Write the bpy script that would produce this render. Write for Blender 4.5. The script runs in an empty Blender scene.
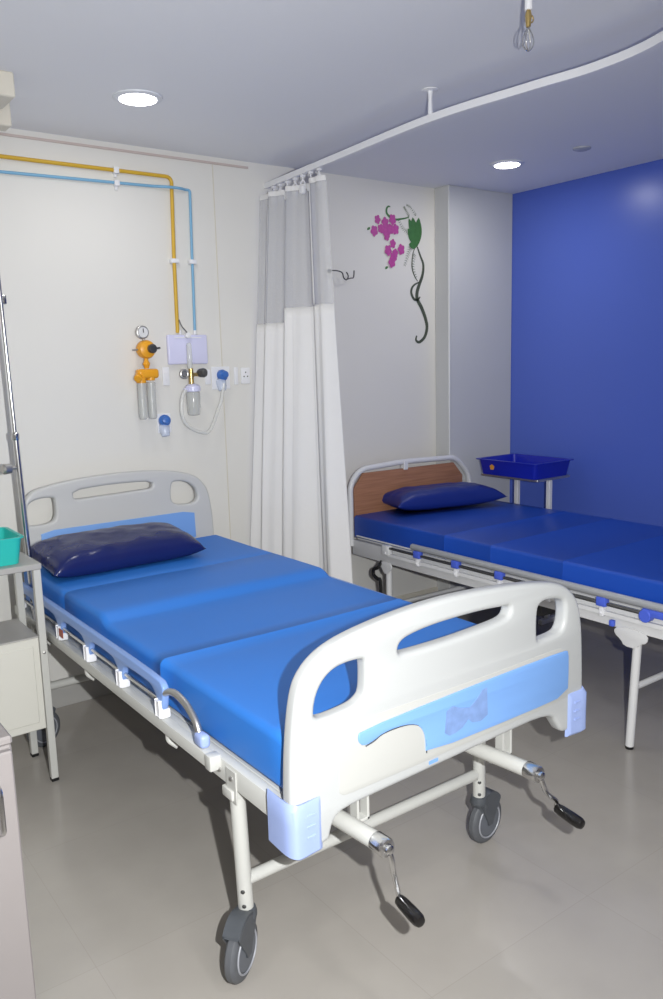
import bpy, bmesh, math, random
from mathutils import Vector, Matrix, noise
random.seed(7)
PI = math.pi
sc = bpy.context.scene
COL = sc.collection
V = Vector

# ------------------------------------------------------------------ materials
def mat(name, col, rough=0.5, metal=0.0, spec=0.5, var=0.0, vscale=8.0, bump=0.0, bscale=60.0, coat=0.0, trans=0.0, alpha=1.0, emit=0.0, ior=1.45):
    m = bpy.data.materials.new(name); m.use_nodes = True
    nt = m.node_tree; b = nt.nodes['Principled BSDF']
    b.inputs['Base Color'].default_value = (*col, 1)
    b.inputs['Roughness'].default_value = rough
    b.inputs['Metallic'].default_value = metal
    b.inputs['Specular IOR Level'].default_value = spec
    b.inputs['Coat Weight'].default_value = coat
    b.inputs['Coat Roughness'].default_value = 0.12
    b.inputs['Transmission Weight'].default_value = trans
    b.inputs['IOR'].default_value = ior
    b.inputs['Alpha'].default_value = alpha
    if emit:
        b.inputs['Emission Color'].default_value = (1, 1, 1, 1)
        b.inputs['Emission Strength'].default_value = emit
    tc = nt.nodes.new('ShaderNodeTexCoord')
    if var:
        n = nt.nodes.new('ShaderNodeTexNoise'); n.inputs['Scale'].default_value = vscale; n.inputs['Detail'].default_value = 4
        nt.links.new(tc.outputs['Object'], n.inputs['Vector'])
        r = nt.nodes.new('ShaderNodeMapRange')
        r.inputs['To Min'].default_value = 1 - var; r.inputs['To Max'].default_value = 1 + var
        nt.links.new(n.outputs['Fac'], r.inputs['Value'])
        mx = nt.nodes.new('ShaderNodeMix'); mx.data_type = 'RGBA'; mx.blend_type = 'MULTIPLY'
        mx.inputs['Factor'].default_value = 1
        mx.inputs['A'].default_value = (*col, 1)
        nt.links.new(r.outputs['Result'], mx.inputs['B'])
        nt.links.new(mx.outputs['Result'], b.inputs['Base Color'])
    if bump:
        n2 = nt.nodes.new('ShaderNodeTexNoise'); n2.inputs['Scale'].default_value = bscale; n2.inputs['Detail'].default_value = 3
        nt.links.new(tc.outputs['Object'], n2.inputs['Vector'])
        bp = nt.nodes.new('ShaderNodeBump'); bp.inputs['Strength'].default_value = bump; bp.inputs['Distance'].default_value = 0.01
        nt.links.new(n2.outputs['Fac'], bp.inputs['Height'])
        nt.links.new(bp.outputs['Normal'], b.inputs['Normal'])
    return m

def hexc(r, g, b):
    f = lambda c: (c/255/12.92) if c/255 <= 0.04045 else ((c/255+0.055)/1.055)**2.4
    return (f(r), f(g), f(b))

M = {}
M['wall'] = mat('cream_wall_paint', (0.725, 0.71, 0.67), 0.55, spec=.3, var=0.02, vscale=1.5, bump=0.03, bscale=14)
M['pillar'] = mat('pillar_paint', (0.57, 0.575, 0.57), 0.35, var=0.02, vscale=1.5)
M['blue_wall'] = mat('blue_wall_paint', (0.085, 0.145, 0.56), 0.3, var=0.03, vscale=1.2, bump=0.03, bscale=9)
M['ceil'] = mat('ceiling_paint', (0.82, 0.825, 0.85), 0.6, var=0.02, vscale=1.0)
M['trim'] = mat('trim_paint', (0.66, 0.62, 0.53), 0.5)
M['pinktrim'] = mat('cornice_bead', (0.55, 0.46, 0.43), 0.5)
M['white_metal'] = mat('white_powder_coat', (0.53, 0.53, 0.50), 0.32, var=0.02, vscale=10)
M['white_metal2'] = mat('grey_white_powder_coat', (0.74, 0.74, 0.74), 0.35, var=0.03, vscale=8)
M['plastic'] = mat('moulded_white_plastic', (0.475, 0.485, 0.48), 0.34, var=0.01)
M['plastic_in'] = mat('inset_cream_plastic', (0.48, 0.48, 0.455), 0.4)
M['plastic2'] = mat('moulded_grey_white_plastic', (0.56, 0.56, 0.55), 0.38)
M['lightblue'] = mat('light_blue_plastic', (0.20, 0.385, 0.76), 0.35, var=0.05, vscale=3)
M['periwinkle'] = mat('periwinkle_plastic', (0.33, 0.42, 0.72), 0.35)
M['railblue'] = mat('rail_blue_plastic', (0.22, 0.35, 0.68), 0.38)
M['clampblue'] = mat('clamp_blue_plastic', (0.08, 0.14, 0.68), 0.4)
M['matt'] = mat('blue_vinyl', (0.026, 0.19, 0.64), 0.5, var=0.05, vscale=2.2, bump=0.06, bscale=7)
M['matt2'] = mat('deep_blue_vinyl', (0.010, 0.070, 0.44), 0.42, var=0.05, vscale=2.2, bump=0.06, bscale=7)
M['navy'] = mat('navy_vinyl', (0.010, 0.017, 0.105), 0.22, bump=0.35, bscale=11, var=0.08)
M['pillow2'] = mat('royal_blue_vinyl', (0.010, 0.026, 0.20), 0.4, bump=0.2, bscale=9)
M['tray'] = mat('ultramarine_plastic', (0.010, 0.020, 0.38), 0.3)
M['teal'] = mat('teal_plastic', (0.03, 0.50, 0.44), 0.35, var=0.04)
M['chrome'] = mat('chrome', (0.62, 0.62, 0.62), 0.2, metal=1.0)
M['steel'] = mat('brushed_steel', (0.50, 0.49, 0.47), 0.38, metal=0.9, var=0.06, vscale=20)
M['greytop'] = mat('grey_sheet_top', (0.40, 0.39, 0.37), 0.4, var=0.04)
M['tube2'] = mat('grey_rail_tube', (0.42, 0.43, 0.45), 0.4, metal=0.3)
M['darkrod'] = mat('dark_steel_rod', (0.12, 0.12, 0.12), 0.35, metal=0.7)
M['black'] = mat('black_rubber', (0.012, 0.012, 0.013), 0.4)
M['grip'] = mat('black_grip', (0.010, 0.009, 0.009), 0.25)
M['caster'] = mat('charcoal_plastic', (0.075, 0.082, 0.092), 0.42, var=0.12, vscale=40)
M['tyre'] = mat('grey_tyre', (0.10, 0.105, 0.115), 0.5, var=0.15, vscale=40)
M['hub'] = mat('wheel_hub', (0.12, 0.13, 0.15), 0.4)
M['hubring'] = mat('wheel_ring', (0.32, 0.33, 0.36), 0.4)
M['yellow'] = mat('mustard_pipe_paint', (0.62, 0.38, 0.035), 0.4, var=0.08, vscale=12)
M['blue_pipe'] = mat('pale_blue_pipe_paint', (0.20, 0.42, 0.62), 0.4, var=0.06, vscale=12)
M['amber'] = mat('amber_plastic', (0.80, 0.36, 0.02), 0.35)
M['brass'] = mat('brass', (0.55, 0.40, 0.16), 0.3, metal=0.9)
M['whiteplas'] = mat('white_fitting', (0.80, 0.80, 0.82), 0.4)
M['lilac'] = mat('lilac_white_plate', (0.66, 0.66, 0.86), 0.3)
M['dial'] = mat('dial_face', (0.70, 0.70, 0.70), 0.4)
M['clear'] = mat('clear_plastic', (0.80, 0.82, 0.80), 0.12, alpha=0.42)
M['water'] = mat('milky_bottle_plastic', (0.66, 0.67, 0.64), 0.12, alpha=0.5)
M['hose'] = mat('clear_hose', (0.82, 0.82, 0.78), 0.25, alpha=0.55)
M['film'] = mat('plastic_film', (0.70, 0.78, 0.95), 0.2, alpha=0.55)
M['connblue'] = mat('connector_blue', (0.05, 0.16, 0.50), 0.35)
M['cloth'] = mat('cream_curtain_cloth', (0.74, 0.73, 0.72), 0.7, var=0.02, bump=0.1, bscale=40)
M['pink'] = mat('magenta_print', (0.45, 0.06, 0.30), 0.5, var=0.25, vscale=60)
M['leaf'] = mat('green_print', (0.045, 0.16, 0.045), 0.5, var=0.3, vscale=40)
M['vine'] = mat('grey_green_print', (0.07, 0.085, 0.06), 0.5, var=0.3, vscale=30)
M['fern'] = mat('fern_print', (0.16, 0.20, 0.15), 0.5)
M['bulb'] = mat('lamp_diffuser', (1, 1, 1), 0.4, emit=9.0)
M['lamp_frame'] = mat('lamp_frame', (0.72, 0.74, 0.78), 0.4)
M['vent'] = mat('vent_grey', (0.45, 0.46, 0.50), 0.5)
M['red'] = mat('rust_red_sticker', (0.33, 0.06, 0.03), 0.5)
M['orange'] = mat('orange_print', (0.75, 0.33, 0.04), 0.5)
M['residue'] = mat('grey_glue_residue', (0.20, 0.31, 0.58), 0.6, var=0.25, vscale=45)
M['darkline'] = mat('dark_edge', (0.06, 0.07, 0.09), 0.5)
M['laminate'] = mat('pale_pink_laminate', (0.225, 0.205, 0.20), 0.45, var=0.05, vscale=9)
M['cabinet'] = mat('cream_sheet_metal', (0.64, 0.63, 0.57), 0.4, var=0.02)

def wood(name):
    m = bpy.data.materials.new(name); m.use_nodes = True; nt = m.node_tree; b = nt.nodes['Principled BSDF']
    tc = nt.nodes.new('ShaderNodeTexCoord'); mp = nt.nodes.new('ShaderNodeMapping'); mp.inputs['Scale'].default_value = (2, 2, 45)
    n = nt.nodes.new('ShaderNodeTexNoise'); n.inputs['Scale'].default_value = 2.5; n.inputs['Detail'].default_value = 6
    cr = nt.nodes.new('ShaderNodeValToRGB')
    cr.color_ramp.elements[0].color = (0.31, 0.145, 0.08, 1); cr.color_ramp.elements[0].position = .3
    cr.color_ramp.elements[1].color = (0.44, 0.215, 0.12, 1); cr.color_ramp.elements[1].position = .75
    nt.links.new(tc.outputs['Object'], mp.inputs['Vector']); nt.links.new(mp.outputs['Vector'], n.inputs['Vector'])
    nt.links.new(n.outputs['Fac'], cr.inputs['Fac']); nt.links.new(cr.outputs['Color'], b.inputs['Base Color'])
    b.inputs['Roughness'].default_value = .4
    return m
M['wood'] = wood('brown_wood_laminate')

def floor_mat():
    m = bpy.data.materials.new('polished_grey_tile'); m.use_nodes = True; nt = m.node_tree; b = nt.nodes['Principled BSDF']
    tc = nt.nodes.new('ShaderNodeTexCoord')
    mp = nt.nodes.new('ShaderNodeMapping'); mp.inputs['Location'].default_value = (0.02, -0.06, 0)
    br = nt.nodes.new('ShaderNodeTexBrick'); br.offset = 0.0; br.squash = 1
    br.inputs['Scale'].default_value = 1.0; br.inputs['Brick Width'].default_value = 0.6; br.inputs['Row Height'].default_value = 0.6
    br.inputs['Mortar Size'].default_value = 0.0012; br.inputs['Mortar Smooth'].default_value = 0.3
    br.inputs['Color1'].default_value = (0.385, 0.36, 0.325, 1); br.inputs['Color2'].default_value = (0.40, 0.372, 0.337, 1)
    br.inputs['Mortar'].default_value = (0.355, 0.33, 0.298, 1)
    nt.links.new(tc.outputs['Object'], mp.inputs['Vector']); nt.links.new(mp.outputs['Vector'], br.inputs['Vector'])
    n = nt.nodes.new('ShaderNodeTexNoise'); n.inputs['Scale'].default_value = 5; n.inputs['Detail'].default_value = 6
    nt.links.new(tc.outputs['Object'], n.inputs['Vector'])
    r = nt.nodes.new('ShaderNodeMapRange'); r.inputs['To Min'].default_value = .9; r.inputs['To Max'].default_value = 1.1
    nt.links.new(n.outputs['Fac'], r.inputs['Value'])
    mx = nt.nodes.new('ShaderNodeMix'); mx.data_type = 'RGBA'; mx.blend_type = 'MULTIPLY'; mx.inputs['Factor'].default_value = 1
    nt.links.new(br.outputs['Color'], mx.inputs['A']); nt.links.new(r.outputs['Result'], mx.inputs['B'])
    nt.links.new(mx.outputs['Result'], b.inputs['Base Color'])
    b.inputs['Roughness'].default_value = 0.2; b.inputs['Specular IOR Level'].default_value = 0.45
    return m
M['floor'] = floor_mat()

def net_mat():
    m = bpy.data.materials.new('curtain_net'); m.use_nodes = True; nt = m.node_tree
    b = nt.nodes['Principled BSDF']; b.inputs['Base Color'].default_value = (0.66, 0.66, 0.66, 1); b.inputs['Roughness'].default_value = .8
    tc = nt.nodes.new('ShaderNodeTexCoord'); mp = nt.nodes.new('ShaderNodeMapping'); mp.inputs['Scale'].default_value = (500, 500, 500)
    n = nt.nodes.new('ShaderNodeTexNoise'); n.inputs['Scale'].default_value = 1.0; n.inputs['Detail'].default_value = 2
    nt.links.new(tc.outputs['Object'], mp.inputs['Vector']); nt.links.new(mp.outputs['Vector'], n.inputs['Vector'])
    r = nt.nodes.new('ShaderNodeMapRange'); r.inputs['From Min'].default_value = .3; r.inputs['From Max'].default_value = .7
    r.inputs['To Min'].default_value = .42; r.inputs['To Max'].default_value = .52
    nt.links.new(n.outputs['Fac'], r.inputs['Value']); nt.links.new(r.outputs['Result'], b.inputs['Alpha'])
    return m
M['net'] = net_mat()

# ------------------------------------------------------------------ helpers
ORG = {}
def top(name, label, cat, loc=(0, 0, 0), group=None):
    o = bpy.data.objects.new(name, None); COL.objects.link(o)
    o.empty_display_size = .1; o.location = loc; o['label'] = label; o['category'] = cat
    if group: o['group'] = group
    ORG[o.name] = V(loc)
    return o
def link(name, bm, m, parent=None, smooth=True, ang=35, origin=None):
    """mesh given in world coordinates"""
    org = ORG[parent.name] if parent else V(origin if origin is not None else (0, 0, 0))
    bmesh.ops.recalc_face_normals(bm, faces=bm.faces)
    bmesh.ops.translate(bm, verts=bm.verts, vec=-org)
    me = bpy.data.meshes.new(name); bm.to_mesh(me); bm.free()
    if smooth:
        for p in me.polygons: p.use_smooth = True
        me.set_sharp_from_angle(angle=math.radians(ang))
    o = bpy.data.objects.new(name, me); COL.objects.link(o); me.materials.append(M[m])
    if parent: o.parent = parent
    else: o.location = org
    ORG[o.name] = org
    return o
def struct(name, bm, m, smooth=False):
    o = link(name, bm, m, None, smooth); o['kind'] = 'structure'; return o
def tag(o, label, cat, group=None):
    o['label'] = label; o['category'] = cat
    if group: o['group'] = group
    return o
def BM(): return bmesh.new()
def box(bm, x0, x1, y0, y1, z0, z1, bev=0.0, seg=2, mtx=None):
    r = bmesh.ops.create_cube(bm, size=1); vs = r['verts']
    for v in vs:
        v.co = V(((x0+x1)/2 + v.co.x*(x1-x0), (y0+y1)/2 + v.co.y*(y1-y0), (z0+z1)/2 + v.co.z*(z1-z0)))
    if bev:
        es = list({e for v in vs for e in v.link_edges})
        rr = bmesh.ops.bevel(bm, geom=es, offset=bev, segments=seg, affect='EDGES', profile=.5)
        vs = list({v for f in rr['faces'] for v in f.verts} | {v for v in vs if v.is_valid})
    if mtx:
        vv = set(vs)
        for v in vv: v.co = mtx @ v.co
    return bm
def smooth_path(pts, n=6):
    P = [V(p) for p in pts]; out = []
    for i in range(len(P)-1):
        p0 = P[max(i-1, 0)]; p1 = P[i]; p2 = P[i+1]; p3 = P[min(i+2, len(P)-1)]
        for k in range(n):
            t = k/n
            out.append(0.5*((2*p1)+(p2-p0)*t+(2*p0-5*p1+4*p2-p3)*t*t+(-p0+3*p1-3*p2+p3)*t**3))
    out.append(P[-1]); return out
def fillet(pts, r=.03, n=5):
    P = [V(p) for p in pts]; out = [P[0]]
    for i in range(1, len(P)-1):
        a = (P[i-1]-P[i]); b = (P[i+1]-P[i]); rr = min(r, a.length*.49, b.length*.49)
        A = P[i]+a.normalized()*rr; B = P[i]+b.normalized()*rr
        for k in range(n+1):
            t = k/n; out.append((1-t)**2*A + 2*t*(1-t)*P[i] + t*t*B)
    out.append(P[-1]); return out
def tube(bm, pts, r, seg=12, cap=True, sx=1.0, square=False):
    P = [V(p) for p in pts]; rr = r if isinstance(r, (list, tuple)) else [r]*len(P)
    T = []
    for i in range(len(P)):
        t = P[min(i+1, len(P)-1)]-P[max(i-1, 0)]
        T.append(t.normalized() if t.length > 1e-9 else V((0, 0, 1)))
    up = V((0, 0, 1)) if abs(T[0].z) < .9 else V((0, 1, 0))
    n = (up - T[0]*up.dot(T[0])).normalized(); rings = []
    for i in range(len(P)):
        n = (n - T[i]*n.dot(T[i])).normalized(); b = T[i].cross(n)
        ring = []
        for k in range(seg):
            if square:
                a = PI/4 + k*PI/2; ring.append(bm.verts.new(P[i]+n*math.cos(a)*rr[i]*1.414+b*math.sin(a)*rr[i]*1.414*sx))
            else:
                a = 2*PI*k/seg; ring.append(bm.verts.new(P[i]+n*math.cos(a)*rr[i]+b*math.sin(a)*rr[i]*sx))
        rings.append(ring)
    for a, b in zip(rings, rings[1:]):
        for k in range(seg):
            bm.faces.new((a[k], a[(k+1) % seg], b[(k+1) % seg], b[k]))
    if cap:
        bm.faces.new(rings[0][::-1]); bm.faces.new(rings[-1])
    return bm
def sq(bm, pts, r, sx=1.0): return tube(bm, pts, r, 4, True, sx, True)
def lathe(bm, c, axis, prof, seg=24):
    """prof: list of (distance along axis, radius)"""
    ax = V(axis).normalized(); u = ax.orthogonal().normalized(); w = ax.cross(u); c = V(c); rings = []
    for d, r in prof:
        rings.append([bm.verts.new(c+ax*d+(u*math.cos(2*PI*k/seg)+w*math.sin(2*PI*k/seg))*max(r, 1e-5)) for k in range(seg)])
    for a, b in zip(rings, rings[1:]):
        for k in range(seg): bm.faces.new((a[k], a[(k+1) % seg], b[(k+1) % seg], b[k]))
    bm.faces.new(rings[0][::-1]); bm.faces.new(rings[-1]); return bm
def ring(bm, c, axis, R, r, seg=32, rs=8):
    ax = V(axis).normalized(); u = ax.orthogonal().normalized(); w = ax.cross(u); c = V(c); g = []
    for i in range(seg):
        a = 2*PI*i/seg; d = u*math.cos(a)+w*math.sin(a)
        g.append([bm.verts.new(c+d*(R+r*math.cos(2*PI*k/rs))+ax*r*math.sin(2*PI*k/rs)) for k in range(rs)])
    for i in range(seg):
        a = g[i]; b = g[(i+1) % seg]
        for k in range(rs): bm.faces.new((a[k], b[k], b[(k+1) % rs], a[(k+1) % rs]))
    return bm
def rnd2(pts, it=2, q=.25):
    P = [tuple(p) for p in pts]
    for _ in range(it):
        o = []
        for i in range(len(P)):
            a = P[i]; b = P[(i+1) % len(P)]
            o.append((a[0]*(1-q)+b[0]*q, a[1]*(1-q)+b[1]*q)); o.append((a[0]*q+b[0]*(1-q), a[1]*q+b[1]*(1-q)))
        P = o
    return P
def prism(outer, holes, y0, th, bev=.008, axis='y', res=2):
    """closed outline in x,z with holes, thickness th along +y from y0; rounded rims"""
    cu = bpy.data.curves.new('tmp', 'CURVE'); cu.dimensions = '2D'; cu.fill_mode = 'BOTH'
    cu.extrude = th/2-bev; cu.bevel_depth = bev; cu.bevel_resolution = res; cu.offset = -bev
    for loop in [outer]+holes:
        s = cu.splines.new('POLY'); s.points.add(len(loop)-1); s.use_cyclic_u = True
        for p, q in zip(s.points, loop): p.co = (q[0], q[1], 0, 1)
    ob = bpy.data.objects.new('tmp', cu); COL.objects.link(ob)
    dg = bpy.context.evaluated_depsgraph_get(); me = bpy.data.meshes.new_from_object(ob.evaluated_get(dg))
    bpy.data.objects.remove(ob); bpy.data.curves.remove(cu)
    bm = BM(); bm.from_mesh(me); bpy.data.meshes.remove(me)
    for v in bm.verts:
        u, w, t = v.co
        v.co = V((u, y0+th/2+t, w)) if axis == 'y' else V((y0+th/2+t, u, w))
    bmesh.ops.remove_doubles(bm, verts=bm.verts, dist=1e-5)
    return bm
def flat_poly(bm, pts, y, th=.0015):
    vs = [bm.verts.new((p[0], y, p[1])) for p in pts]; f = bm.faces.new(vs)
    r = bmesh.ops.extrude_face_region(bm, geom=[f])
    bmesh.ops.translate(bm, verts=[v for v in r['geom'] if isinstance(v, bmesh.types.BMVert)], vec=(0, -th, 0))
    return bm
def loft_slab(stations, x0, x1, r=.03, n=5):
    """stations: (y, zbottom, ztop, inset). rounded rectangular section lofted along y"""
    bm = BM(); rings = []
    for y, zb, zt, ins in stations:
        a, b, c, d = x0+ins, x1-ins, zb+ins*.3, zt-ins; rr = min(r, (d-c)*.48); ring_ = []
        for (cx, cz, st) in ((b-rr, d-rr, 0), (a+rr, d-rr, 1), (a+rr, c+rr, 2), (b-rr, c+rr, 3)):
            for k in range(n+1):
                t = (st+k/n)*PI/2; ring_.append((cx+rr*math.cos(t), cz+rr*math.sin(t)))
        # subdivide long runs for smooth shading
        full = []
        for i in range(len(ring_)):
            p = ring_[i]; q = ring_[(i+1) % len(ring_)]; full.append(p)
            if math.dist(p, q) > .3:
                for k in range(1, 14): full.append((p[0]+(q[0]-p[0])*k/14, p[1]+(q[1]-p[1])*k/14))
        rings.append([bm.verts.new((p[0], y, p[1])) for p in full])
    for a, b in zip(rings, rings[1:]):
        m_ = len(a)
        for k in range(m_): bm.faces.new((a[k], a[(k+1) % m_], b[(k+1) % m_], b[k]))
    bm.faces.new(rings[0][::-1]); bm.faces.new(rings[-1]); return bm
def pillow(c, lx, ly, h, rot, tilt=0.0, sag=.1, skew=0.0, p=4):
    bm = BM(); N = 40; R = {}
    def inset(u, v):  # pincushion outline with pointed corners
        k = 1-sag*(1-v*v*v*v)*abs(u)**3; j = 1-sag*(1-u*u*u*u)*abs(v)**3
        return u*k, v*j
    for s in (1, -1):
        for i in range(N+1):
            for j in range(N+1):
                u = -1+2*i/N; v = -1+2*j/N
                if s == -1 and (i in (0, N) or j in (0, N)): R[(s, i, j)] = R[(1, i, j)]; continue
                t = ((1-u**p)*(1-v**4))**.5; px, py = inset(u, v)
                wr = noise.noise(V((px*5, py*3, s*3.1+c[0])))*.006*(1-u*u*.3)
                hh = h*(.62 if s == 1 else .38)
                z = s*t*hh + wr*(1 if s == 1 else .2)*min(1, t*3) + .0
                R[(s, i, j)] = bm.verts.new((px*lx/2+skew*py, py*ly/2, z))
    for s in (1, -1):
        for i in range(N):
            for j in range(N):
                q = [R[(s, i, j)], R[(s, i+1, j)], R[(s, i+1, j+1)], R[(s, i, j+1)]]
                bm.faces.new(q if s == 1 else q[::-1])
    mt = Matrix.Translation(c) @ Matrix.Rotation(rot, 4, 'Z') @ Matrix.Rotation(tilt, 4, 'X')
    bmesh.ops.transform(bm, matrix=mt, verts=bm.verts); return bm

# ------------------------------------------------------------------ the setting
H = 2.47; WY = 3.546; WX = 3.92; LX = -.95; RY = -1.7
b = BM(); box(b, LX-.1, WX+.1, RY-.1, WY+.1, -.1, 0); struct('floor', b, 'floor')
b = BM(); box(b, LX-.1, WX+.1, RY-.1, WY+.1, H, H+.1); struct('ceiling', b, 'ceil')
b = BM(); box(b, LX-.1, WX+.1, WY, WY+.1, 0, H); struct('wall_back', b, 'wall')
b = BM(); box(b, WX, WX+.1, RY, WY, 0, H); struct('wall_right', b, 'blue_wall')
b = BM(); box(b, LX-.1, LX, RY, WY, 0, H); struct('wall_left', b, 'wall')
b = BM(); box(b, LX, WX, RY-.1, RY, 0, H); struct('wall_rear', b, 'wall')
b = BM(); box(b, 3.385, WX, 3.43, WY, 0, H, .004, 1); struct('trim_1', b, 'pillar')
# skirting: grey tile face with a pale top strip
b = BM(); box(b, LX, 3.385, WY-.012, WY, 0, .092, .002, 1); struct('baseboard_back', b, 'greytop')
b = BM(); box(b, LX, 3.385, WY-.014, WY, .093, .122, .003, 1); struct('trim_2', b, 'trim')
b = BM(); box(b, WX-.012, WX, RY, 3.43, 0, .1, .002, 1); struct('baseboard_right', b, 'greytop')
# boxed beam steps at the left of the ceiling, cornice bead and panel joint
b = BM(); box(b, LX, .880, 2.90, 3.06, 2.392, H, .004, 1); struct('trim_3', b, 'trim')
b = BM(); box(b, LX, .949, 3.20, 3.28, 2.382, H, .004, 1); struct('trim_4', b, 'trim')
b = BM(); box(b, LX, 2.15, WY-.006, WY, 2.437, 2.447, .001, 1); struct('trim_5', b, 'pinktrim')
b = BM(); box(b, 1.955, 1.959, WY-.003, WY, .125, 2.436); struct('trim_6', b, 'trim')

# ------------------------------------------------------------------ caster
def caster(parent, stem, axis_n, roll, trail=.04, R=.074):
    """stem: top of caster (world); wheel normal axis_n; wheel centre offset along roll"""
    n = V((axis_n[0], axis_n[1], 0)).normalized(); rdir = V((roll[0], roll[1], 0)).normalized()
    s = V(stem); wc = V((s.x, s.y, 0))+rdir*trail+V((0, 0, R+.002))
    b = BM(); lathe(b, (s.x, s.y, s.z), (0, 0, -1), [(-.002, .020), (.0, .024), (.012, .027), (.022, .027), (.028, .02)], 20)
    # hooded fork: an arch swept over the wheel, two cheek plates
    w = .019
    prof = []
    for k in range(9):
        a = PI*(.20+.56*k/8); prof.append((math.cos(a)*(R*.86)-R*.02, math.sin(a)*(R*.98)+.008))
    for sgn in (-1, 1):
        off = n*sgn*w
        vo = [wc+rdir*u+V((0, 0, z+.012))+off for u, z in prof]
        vo += [wc-rdir*(R*.2)+V((0, 0, .004))+off, wc-rdir*(R*.14)+V((0, 0, -.010))+off, wc+rdir*(R*.14)+V((0, 0, -.010))+off, wc+rdir*(R*.2)+V((0, 0, .004))+off]
        A = [b.verts.new(p) for p in vo]; B_ = [b.verts.new(p+n*sgn*.005) for p in vo]
        b.faces.new(A); b.faces.new(B_[::-1]); m_ = len(A)
        for k in range(m_): b.faces.new((A[k], A[(k+1) % m_], B_[(k+1) % m_], B_[k]))
    topz = [(wc+rdir*u+V((0, 0, z+.012))) for u, z in prof]
    A = [b.verts.new(p-n*(w+.004)) for p in topz]; B_ = [b.verts.new(p+n*(w+.004)) for p in topz]
    A2 = [b.verts.new(p-n*(w+.004)+V((0, 0, .006))) for p in topz]; B2 = [b.verts.new(p+n*(w+.004)+V((0, 0, .006))) for p in topz]
    for k in range(len(topz)-1):
        b.faces.new((A[k], A[k+1], B_[k+1], B_[k])); b.faces.new((A2[k], B2[k], B2[k+1], A2[k+1]))
        b.faces.new((A[k], A2[k], A2[k+1], A[k+1])); b.faces.new((B_[k], B_[k+1], B2[k+1], B2[k]))
    # neck from the stem to the hood
    tube(b, [s+V((0, 0, -.01)), (wc*.3+V((s.x, s.y, s.z-.02))*.7).lerp(V((s.x, s.y, s.z-.035)), .6), wc+rdir*(-trail*.4)+V((0, 0, R*.98))], [.024, .026, .024], 14)
    # brake pedal
    p0 = wc+rdir*(R*.5)+V((0, 0, R*.75))
    c = link('caster', b, 'caster', parent)
    b = BM(); ww = .016
    lathe(b, wc-n*ww, n, [(0, R*.80), (.004, R*.95), (.009, R), (2*ww-.009, R), (2*ww-.004, R*.95), (2*ww, R*.80)], 40)
    link('wheel', b, 'tyre', c)
    b = BM(); lathe(b, wc-n*(ww+.003), n, [(0, R*.30), (.002, R*.62), (2*ww+.004, R*.62), (2*ww+.006, R*.30)], 32); link('hub', b, 'hub', c)
    b = BM()
    for s_ in (-1, 1): ring(b, wc+n*s_*(ww+.001), n, R*.70, .0028, 36, 6)
    link('hub_ring', b, 'hubring', c)
    return c

def bolt(bm, p, axis, r=.007, h=.006): lathe(bm, p, axis, [(0, r), (h*.6, r), (h, r*.6)], 8)

# ================================================================== BED 1 (near bed)
bed = top('hospital_bed', 'white wheeled hospital bed with light blue panels, crank handles and dark casters, in the foreground', 'bed', (1.34, 2.38, 0))
# --- foot board
FY = 1.345
outer = [(.858, .452), (.857, .582), (.864, .699), (.873, .767), (.882, .812), (.896, .846), (.930, .880), (.980, .904), (1.06, .921), (1.18, .935), (1.30, .941), (1.42, .938), (1.55, .929), (1.66, .916), (1.746, .899), (1.797, .869), (1.828, .830), (1.842, .774), (1.849, .714), (1.855, .594), (1.855, .458), (1.768, .458), (1.745, .49), (1.712, .535), (1.50, .530), (1.25, .522), (1.06, .517), (1.0, .513), (.980, .506), (.968, .492), (.961, .47), (.957, .452)]
hl = [(.926, .742), (.928, .783), (.943, .818), (.969, .842), (1.002, .853), (1.060, .853), (1.070, .842), (1.068, .772), (1.057, .758), (1.030, .747)]
hm = [(1.172, .866), (1.164, .842), (1.180, .834), (1.34, .833), (1.50, .841), (1.535, .847), (1.547, .858), (1.546, .876), (1.52, .878), (1.436, .884), (1.30, .884), (1.215, .877)]
hr = [(1.652, .840), (1.662, .857), (1.695, .863), (1.752, .853), (1.768, .836), (1.768, .796), (1.760, .770), (1.742, .758), (1.66, .755), (1.652, .765)]
b = prism(rnd2(outer, 2), [rnd2(hl, 2), rnd2(hm, 2), rnd2(hr, 2)], FY, .042, .013, res=4)
fb = link('footboard', b, 'plastic', bed, ang=50)
b = prism(rnd2([(.99, .715), (.983, .56), (1.0, .548), (1.25, .55), (1.7, .56), (1.785, .565), (1.788, .718), (1.4, .712)], 2, .12), [], FY-.0008, .004, .0012)
link('inset_panel', b, 'plastic_in', fb)
swo = [(1.044, .688), (1.30, .697), (1.55, .703), (1.765, .705), (1.779, .70), (1.781, .645), (1.779, .575), (1.60, .570), (1.244, .571), (1.244, .60), (1.240, .625), (1.224, .648), (1.195, .661), (1.154, .666), (1.11, .664), (1.085, .655), (1.06, .650), (1.045, .656), (1.038, .672)]
b = prism(rnd2(swo, 1), [], FY-.0045, .006, .002); bp_ = link('blue_panel', b, 'lightblue', fb)
b = BM(); tube(b, smooth_path([(1.246, FY-.003, .572), (1.245, FY-.003, .60), (1.241, FY-.003, .625), (1.225, FY-.003, .647), (1.195, FY-.003, .660), (1.154, FY-.003, .664), (1.11, FY-.003, .662), (1.085, FY-.003, .653), (1.06, FY-.003, .648)]), .0014, 6)
link('panel_edge', b, 'darkline', fb)
b = BM(); flat_poly(b, [(1.304, .605), (1.31, .66), (1.33, .668), (1.36, .655), (1.39, .648), (1.415, .662), (1.435, .681), (1.452, .684), (1.455, .61), (1.43, .60), (1.40, .605), (1.385, .618), (1.365, .602), (1.34, .595), (1.32, .594)], FY-.0046, .001)
link('glue_residue', b, 'residue', fb, smooth=False)['label'] = 'grey torn sticker residue on the blue panel'
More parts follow.
